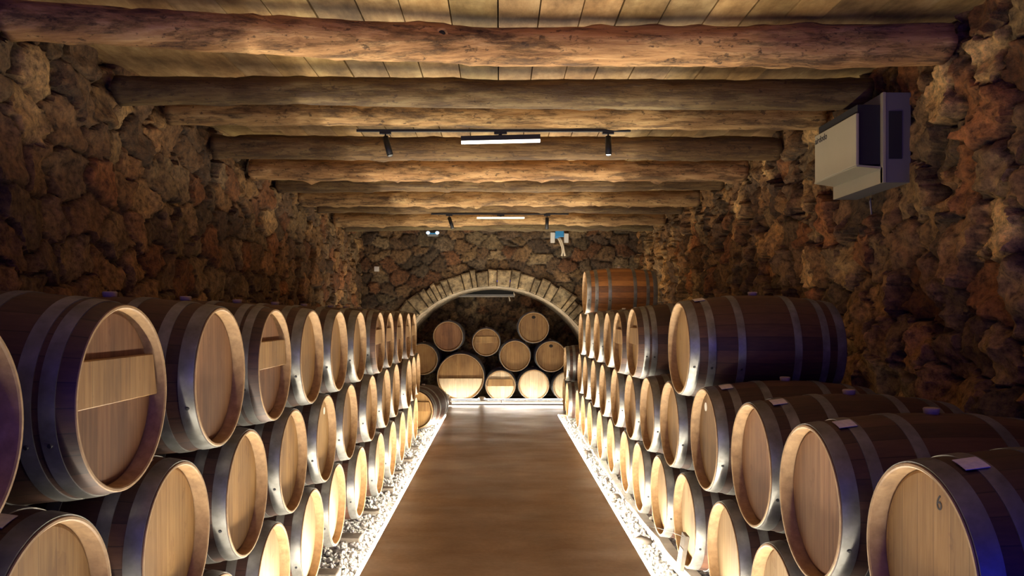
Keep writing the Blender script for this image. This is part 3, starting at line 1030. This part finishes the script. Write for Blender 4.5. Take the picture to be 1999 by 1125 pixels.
# the big cask: own meshes, less bulge, a lower board across the head
BR = 0.465
BODY_BIG = barrel_body_mesh(BR, BR + 0.02, 'staves')
def big_cask():
    X, Z = wx(899, YN), CAM_Z - (737 - VY) * YN / F
    rb = BR + 0.02
    root = empty('large_cask', (X, YN, Z - rb), (0, 0, FRONT), 'largest cask under the arch with a broad pale board across its head', 'barrel', 'barrels stacked under the arch')
    child('staves', BODY_BIG, root)
    child('head', head_mesh(BR, 'head'), root, (0.056, 0, rb))
    for x0, x1 in ((0.004, 0.06), (0.12, 0.17), (0.29, 0.34), (0.61, 0.66), (0.78, 0.83), (0.89, 0.945)):
        child('hoop', hoop_mesh(x0, x1, BR, rb), root)
    # lower door board with a stepped top
    R = BR - 0.03
    bm = bmesh.new()
    pts = []
    for k in range(25):
        a = math.radians(186 + 168 * k / 24)
        pts.append((R * math.cos(a), R * math.sin(a) + 0.02))
    a_ = [bm.verts.new((0, y, z)) for y, z in pts]
    b_ = [bm.verts.new((-0.035, y, z)) for y, z in pts]
    bm.faces.new(a_); bm.faces.new(b_[::-1])
    for k in range(len(pts)):
        k2 = (k + 1) % len(pts)
        bm.faces.new((a_[k], b_[k], b_[k2], a_[k2]))
    bmesh.ops.recalc_face_normals(bm, faces=bm.faces[:])
    o = bm_obj('crossbar', bm, M['head_pale'], root)
    o.location = (0.050, 0, rb)
    o['label'] = 'broad pale lower board'
    child('bung', BUNG, root, (BL / 2, 0, 2 * rb))
    return root
big_cask()

# ------------------------------------------------------------------ stones under and beside the barrels
def rock_mesh(name, sx, sy, sz, seed, mat):
    bm = bmesh.new()
    bmesh.ops.create_icosphere(bm, subdivisions=3, radius=1.0)
    co = np.array([v.co[:] for v in bm.verts])
    d = 1 + (fbm(co[:, 0] * 1.5 + seed, co[:, 1] * 1.5 + 3, co[:, 2] * 1.5, seed, 3) - .5) * .5
    for v, k in zip(bm.verts, d):
        v.co = Vector((v.co.x * k * sx, v.co.y * k * sy, (v.co.z * k + 0.9) * sz))
    me = bpy.data.meshes.new(name)
    bm.to_mesh(me); bm.free(); me.shade_smooth()
    me.materials.append(M[mat])
    return me

def slab_mesh(name, lx, ly, lz, seed, mat):
    bm = bmesh.new()
    add_box(bm, (-lx / 2, -ly / 2, 0), (lx / 2, ly / 2, lz), 0, 0.012)
    bmesh.ops.subdivide_edges(bm, edges=[e for e in bm.edges if e.calc_length() > 0.05], cuts=3, use_grid_fill=True)
    co = np.array([v.co[:] for v in bm.verts])
    n1 = vnoise(co[:, 0] * 14 + seed, co[:, 1] * 14, co[:, 2] * 14, seed) - .5
    for v, k in zip(bm.verts, n1):
        v.co += Vector((k * .018, k * .022, k * .012))
    me = bpy.data.meshes.new(name)
    bm.to_mesh(me); bm.free()
    me.materials.append(M[mat])
    return me

mids = [(a[0] + b[0]) / 2 for a, b in zip(L1, L1[1:])]
mids = [y for y in mids if y > 4.6]
for i, y in enumerate(mids):
    o = link_mesh('sleeper_block', slab_mesh('sleeper_block', r.uniform(.62, .74), r.uniform(.10, .15), 0.085, i + 2, 'block'))
    o.location = (-1.07 - 0.34, y + r.uniform(-.04, .04), GZ - 0.035)
    o.rotation_euler = (0, 0, r.uniform(-.06, .06))
    tag(o, f'rough stone sleeper in the gravel left of the walkway, {ORD[i]} one from the camera', 'stone block', 'stone sleepers in the left gravel')
# right: a long pale bearer under the front of the bottom row, with a few loose blocks
bm = bmesh.new()
ys = np.linspace(3.4, 11.9, 60)
ring = []
for y in ys:
    z0 = GZ - 0.03 + rdz(y)
    j = (vnoise(np.array([y * 6.0]), np.array([1.0]), 0, 5)[0] - .5) * 0.02
    ring.append([bm.verts.new((1.235 + dx + j, y, z0 + dz)) for dx, dz in ((-.045, 0), (-.045, .045), (-.03, .058 + j * .5), (.045, .058), (.045, 0))])
for a, b in zip(ring, ring[1:]):
    for k in range(5):
        bm.faces.new((a[k], a[(k + 1) % 5], b[(k + 1) % 5], b[k]))
bm.faces.new(ring[0][::-1]); bm.faces.new(ring[-1])
bmesh.ops.recalc_face_normals(bm, faces=bm.faces[:])
o = bm_obj('bearer_rail', bm, M['kerb'])
tag(o, 'long pale bearer rail lying in the gravel under the right bottom row of barrels', 'rail')
for i, (y, x, s, lab) in enumerate(((5.95, 1.10, .06, 'grey stone in the right gravel strip beside the long rail, nearest the camera'), (6.55, 1.33, .05, 'dark stone wedged under the right bottom row behind the long rail'),
                                 (7.5, 1.12, .045, 'small grey stone in the right gravel strip, halfway along the long rail'), (9.9, 1.10, .05, 'flat stone in the right gravel strip farthest from the camera'))):
    o = link_mesh('loose_stone', rock_mesh('loose_stone', s * 1.3, s, s * .7, i + 5, 'block'))
    o.location = (x, y, GZ - 0.01 + rdz(y) * min(1, max(0, (x - WR - .05) / .3)))
    tag(o, lab, 'stone', 'loose stones in the right gravel')
o = link_mesh('wedge_stone', rock_mesh('wedge_stone', .085, .07, .05, 31, 'block'))
o.location = (-1.22, 11.33, GZ - 0.01)
tag(o, 'grey wedge stone in the gravel under the turned barrel near the arch', 'stone')
# pale rounded stones curving round the end of the left rows
for i in range(6):
    t = i / 5
    o = link_mesh('pale_stone', rock_mesh('pale_stone', .065, .05, .034, 51 + i, 'pebble'))
    px, py = 848 + 27 * math.sin(t * 1.57), 763 + 24 * (1 - math.cos(t * 1.57))
    Yp = 14.6
    o.location = (wx(px, Yp), Yp + 0.02 * i, CAM_Z - (py + 3 - VY) * Yp / F)
    o.rotation_euler = (0, 0.5 * t, 0)
    tag(o, f'pale rounded stone of the curved edging beside the turned barrel, {ORD[i]} from its top', 'stone', 'pale stones at the left end of the kerb')
# what the pale stones lie on: a low rubble heap
bm = bmesh.new()
bmesh.ops.create_icosphere(bm, subdivisions=3, radius=1.0)
co = np.array([v.co[:] for v in bm.verts])
for v, k in zip(bm.verts, fbm(co[:, 0] * 2 + 4, co[:, 1] * 2, co[:, 2] * 2, 77, 3)):
    v.co = Vector((v.co.x * .27 * (.8 + k * .4), v.co.y * .2, max(0, v.co.z) * .40 * (.8 + k * .4)))
o = bm_obj('rubble_heap', bm, M['block'], None, True)
o.location = (-1.36, 14.68, -0.002)
tag(o, 'low dark rubble heap between the left rows and the largest cask', 'rubble heap')
o = link_mesh('white_pebble', rock_mesh('white_pebble', .075, .05, .04, 91, 'pebble'))
o.location = (wx(940, 15.02), 15.02, 0.066)
tag(o, 'single white stone lying on the kerb right of the largest cask', 'stone')

# small sign leaning on the bottom right barrel
def leaning_board():
    Y = 4.90
    root = empty('leaning_board', (1.135, Y - 0.05, CAM_Z - 1.30 + 0.0 - 0.295), (0, math.radians(10), 0), 'small wooden board with paper label leaning against a bottom right barrel head', 'sign board')
    box_obj('board', (-.012, -.055, 0), (.012, .055, .22), M['block'], root, .002)
    box_obj('paper_label', (-.0135, -.036, .07), (-.012, .036, .13), M['paper'], root)
    bm = bmesh.new()
    add_tube(bm, [(-.01, 0, .2), (-.08, .02, .212), (-.16, .06, .214), (-.25, .10, .205)], .0022, 6)
    bm_obj('wire', bm, M['grey'], root)
leaning_board()

# ------------------------------------------------------------------ lamps on tracks
def track(Y, z, x0, x1, items, which):
    t = empty('lamp_track', ((x0 + x1) / 2, Y, z), (0, 0, 0), f'thin black lamp track fixed under a log beam, {which}', 'lamp track', 'lamp tracks')
    ln = (x1 - x0) / 2
    box_obj('rail', (-ln, -.012, -.008), (ln, .012, .012), M['black'], t, .002)
    return t

def tube_spot(X, Y, z, rx, ry, label, lens_on, energy, target, col=(1.0, .84, .6), size=40):
    root = empty('spot_lamp', (X, Y, z), (0, 0, 0), label, 'spot lamp', 'tubular spot lamps on the tracks')
    box_obj('adapter', (-.045, -.012, -.026), (.045, .012, -.010), M['black'], root, .002)
    bm = bmesh.new()
    add_tube(bm, [(0, 0, -.02), (0, 0, -.06)], .006, 8)
    bm_obj('stem', bm, M['black'], root)
    body = bpy.data.objects.new('lamp_tube', None)
    bm = bmesh.new()
    add_tube(bm, [(0, 0, 0), (0, 0, -.155), (0, 0, -.162), (0, 0, -.15)], [.024, .024, .020, .019], 20)
    bt = bm_obj('lamp_tube', bm, M['black'], root)
    bt.location = (0, 0, -.048)
    bt.rotation_euler = (rx, ry, 0)
    bm = bmesh.new()
    bmesh.ops.create_circle(bm, cap_ends=True, radius=.018, segments=18)
    lens = bm_obj('lens', bm, M['lens'] if lens_on else M['grey'], bt)
    lens.location = (0, 0, -.1595)
    bpy.data.objects.remove(body)
    if energy:
        ld = bpy.data.lights.new('spot_light', 'SPOT')
        ld.energy = energy; ld.color = col; ld.spot_size = math.radians(size); ld.spot_blend = 1.0; ld.shadow_soft_size = 0.02
        lo = bpy.data.objects.new('spot_light', ld)
        COL.objects.link(lo)
        d = Euler((rx, ry, 0)).to_matrix() @ Vector((0, 0, -1))
        lo.location = Vector((X, Y, z - .048)) + d * 0.18
        tv = Vector(target) - lo.location
        lo.rotation_euler = tv.to_track_quat('-Z', 'Y').to_euler()
    return root

def linear_lamp(X, Y, z, ln, label, mat, tilt, drop=.085):
    root = empty('pendant_lamp', (X, Y, z), (0, tilt, 0), label, 'linear lamp', 'linear lamps on the tracks')
    box_obj('adapter', (-.05, -.012, -.026), (.05, .012, -.010), M['black'], root, .002)
    bm = bmesh.new()
    add_tube(bm, [(0, 0, -.02), (0, 0, -.04)], .012, 10)
    bm_obj('stem', bm, M['black'], root)
    box_obj('housing', (-ln / 2, -.02, -drop - .012), (ln / 2, .02, -.036), M['black'], root, .002)
    box_obj('diffuser', (-ln / 2 + .002, -.017, -drop - .032), (ln / 2 - .002, .017, -drop - .0125), M[mat], root, .003)
    return root

T1Y, T1Z = 6.0, CAM_Z + 1.445
track(T1Y, T1Z, -1.12, 1.02, None, 'nearer to the camera')
linear_lamp(0.004, T1Y, T1Z, .62, 'black linear lamp with white glowing underside on the nearer track', 'lamp', math.radians(-1.3), .062)
tube_spot(-0.895, T1Y, T1Z, math.radians(-12), math.radians(-16), 'black tubular spot lamp tilted inwards at the left of the nearer track', False, 330, (1.75, 10.5, 1.95), (1.0, .74, .45), 26)
tube_spot(0.845, T1Y, T1Z, math.radians(-20), math.radians(2), 'black tubular spot lamp with lit lens at the right of the nearer track', True, 46, (-0.25, 4.6, 0.0))
T2Y, T2Z = 10.6, CAM_Z + 1.405
track(T2Y, T2Z, -0.95, 0.95, None, 'farther from the camera')
linear_lamp(0.01, T2Y, T2Z, .66, 'slim linear lamp glowing warm on the farther track', 'lamp_dim', 0.0, .03)
tube_spot(-0.70, T2Y, T2Z, math.radians(-8), math.radians(-18), 'black tubular spot lamp at the left of the farther track', False, 46, (0.1, 8.9, 0.0))
tube_spot(0.65, T2Y, T2Z, math.radians(14), math.radians(0), 'black tubular spot lamp at the right of the farther track', False, 46, (-0.1, 12.6, 0.0))

# ------------------------------------------------------------------ air unit on the right wall
def air_unit():
    root = empty('air_unit', (2.56, 5.2, 2.56), (0, 0, 0), 'cream and grey air conditioning unit mounted high on the right stone wall', 'air conditioner')
    yn, yf = -0.36, 0.36
    def bx(name, lo, hi, mat, bev=.004):
        return box_obj(name, lo, hi, M[mat], root, bev)
    bx('body', (-.145, yn, 0.0), (.03, yf, 0.57), 'ac_grey')
    o = bx('front_panel', (-.15, yn + .002, 0.0), (-.1455, yf - .002, .10), 'ac', .001); o['label'] = 'cream lower front'
    o = bx('side_frame', (-.15, yn - .004, 0.0), (-.13, yn + .03, .57), 'ac', .002); o['label'] = 'cream corner strip'
    # sloping tray
    bm = bmesh.new()
    vs = [bm.verts.new(p) for p in ((-.15, yn + .02, .105), (-.15, yf - .02, .105), (-.305, yf - .05, .118), (-.305, yn + .02, .118), (-.15, yn + .02, .09), (-.15, yf - .02, .09), (-.305, yf - .05, .106), (-.305, yn + .02, .106))]
    for q in ((0, 1, 2, 3), (7, 6, 5, 4), (0, 3, 7, 4), (1, 0, 4, 5), (2, 1, 5, 6), (3, 2, 6, 7)):
        bm.faces.new([vs[k] for k in q])
    bmesh.ops.recalc_face_normals(bm, faces=bm.faces[:])
    bm_obj('tray', bm, M['ac'], root)
    bx('cover', (-.315, yn + .005, .112), (-.295, yf - .08, .44), 'ac')
    o = bx('filter', (-.294, yn + .03, .12), (-.151, yf - .1, .50), 'ac_dark', .001)
    g = bx('side_grille', (-.112, yn - .006, .15), (-.03, yn + .01, .45), 'ac_dark', .001)
    cu = bpy.data.curves.new('lettering', 'FONT')
    cu.body = 'airdodo'; cu.size = .062; cu.extrude = .0005; cu.offset = 0.0012
    t = child('lettering', text_mesh(cu), root, (-.3158, yf - .09, .378))
    t.rotation_euler = (PI / 2, 0, -PI / 2)
    bm = bmesh.new()
    add_tube(bm, [(-.02, .05, .02), (-.03, .05, -.06), (0, .06, -.3), (.01, .06, -.5)], .006, 8)
    o = bm_obj('pipe', bm, M['ac'], root)
air_unit()

# ------------------------------------------------------------------ fittings on the end wall
YB = AY - 0.075
def ez(py): return CAM_Z + (VY - py) * YB / F
root = empty('light_switch', (wx(735, YB), YB, ez(530)), (0, 0, 0), 'small square white switch on the end wall left of the arch', 'switch')
box_obj('plate', (-.042, -.016, 0), (.042, .06, .09), M['white'], root, .004)
box_obj('rocker', (-.024, -.021, .022), (.024, -.015, .068), M['white'], root, .002)

root = empty('emergency_lamp', (wx(845, YB), YB, ez(461)), (0, 0, 0), 'cool white twin wall lamp high on the end wall, left of the arch top', 'wall lamp')
box_obj('housing', (-.10, -.03, -.005), (.10, .06, .035), M['grey'], root, .008)
for sx in (-1, 1):
    bm = bmesh.new()
    bmesh.ops.create_uvsphere(bm, u_segments=16, v_segments=10, radius=.036)
    for v in bm.verts: v.co.z *= .8
    o = bm_obj('lens', bm, M['blue_lens'], root, True)
    o.location = (.085 * sx, -.045, .055)
box_obj('bridge', (-.07, -.055, .03), (.07, -.02, .055), M['blue'], root, .006)

root = empty('junction_box', (wx(1092, YB), YB, ez(474)), (0, 0, 0), 'white bracket with blue connector and hanging cables high on the end wall', 'junction box')
bm = bmesh.new()
add_box(bm, (-.165, -.025, .0), (-.085, .06, .19), 0, .008)
add_box(bm, (.085, -.025, .0), (.17, .06, .17), 0, .008)
add_box(bm, (-.10, -.015, .11), (.10, .06, .18), 0, .006)
bm_obj('bracket', bm, M['white'], root)
bm = bmesh.new()
add_box(bm, (-.08, -.075, .10), (.08, -.016, .23), 0, .012)
add_box(bm, (-.085, -.07, .075), (-.01, -.02, .12), 0, .01)
bm_obj('connector', bm, M['blue'], root)
for dx in (-.018, .014):
    bm = bmesh.new()
    add_tube(bm, [(-.02 + dx, -.045, .10), (.02 + dx, -.06, .03), (.055 + dx * .8, -.06, -.07), (.07 + dx, -.055, -.18), (.072 + dx * 2, -.05, -.25)], [.018, .019, .018, .017, .02], 10)
    bm_obj('cable', bm, M['cable'], root)

root = empty('wall_vent', (wx(947, 16.1), 16.1, CAM_Z + (VY - 580) * 16.1 / F), (0, 0, 0), 'long dark slot vent with pale lower lip under the crown of the arch', 'vent')
box_obj('slot', (-.62, .02, .03), (.62, .5, .24), M['slot'], root)
box_obj('lower_band', (-.62, .0, .012), (.62, .5, .055), M['grey'], root, .004)
box_obj('lip', (-.62, -.03, .0), (.62, .02, .014), M['kerb'], root, .002)
for x, ln in ((.50, .10), (.60, .06)):
    bm = bmesh.new()
    z0 = 0.03 if x < .55 else .10
    add_tube(bm, [(x, -.035, z0), (x + .005, -.04, z0 - ln * .5), (x + .02, -.04, z0 - ln * 1.2)], [.008, .012, .017], 8)
    bm_obj('cable', bm, M['cable'], root)

# ------------------------------------------------------------------ added blue fill light, let in by the open end behind the camera
w = bpy.data.worlds.new('World')
scene.world = w
w.use_nodes = True
bg = w.node_tree.nodes['Background']
bg.inputs['Color'].default_value = (0.02, 0.035, 1.0, 1)
bg.inputs['Strength'].default_value = 1.15

scene.view_settings.view_transform = 'Standard'
scene.view_settings.look = 'None'
scene.view_settings.gamma = 1.0
scene.view_settings.use_curve_mapping = False
scene.view_settings.exposure = 0.15
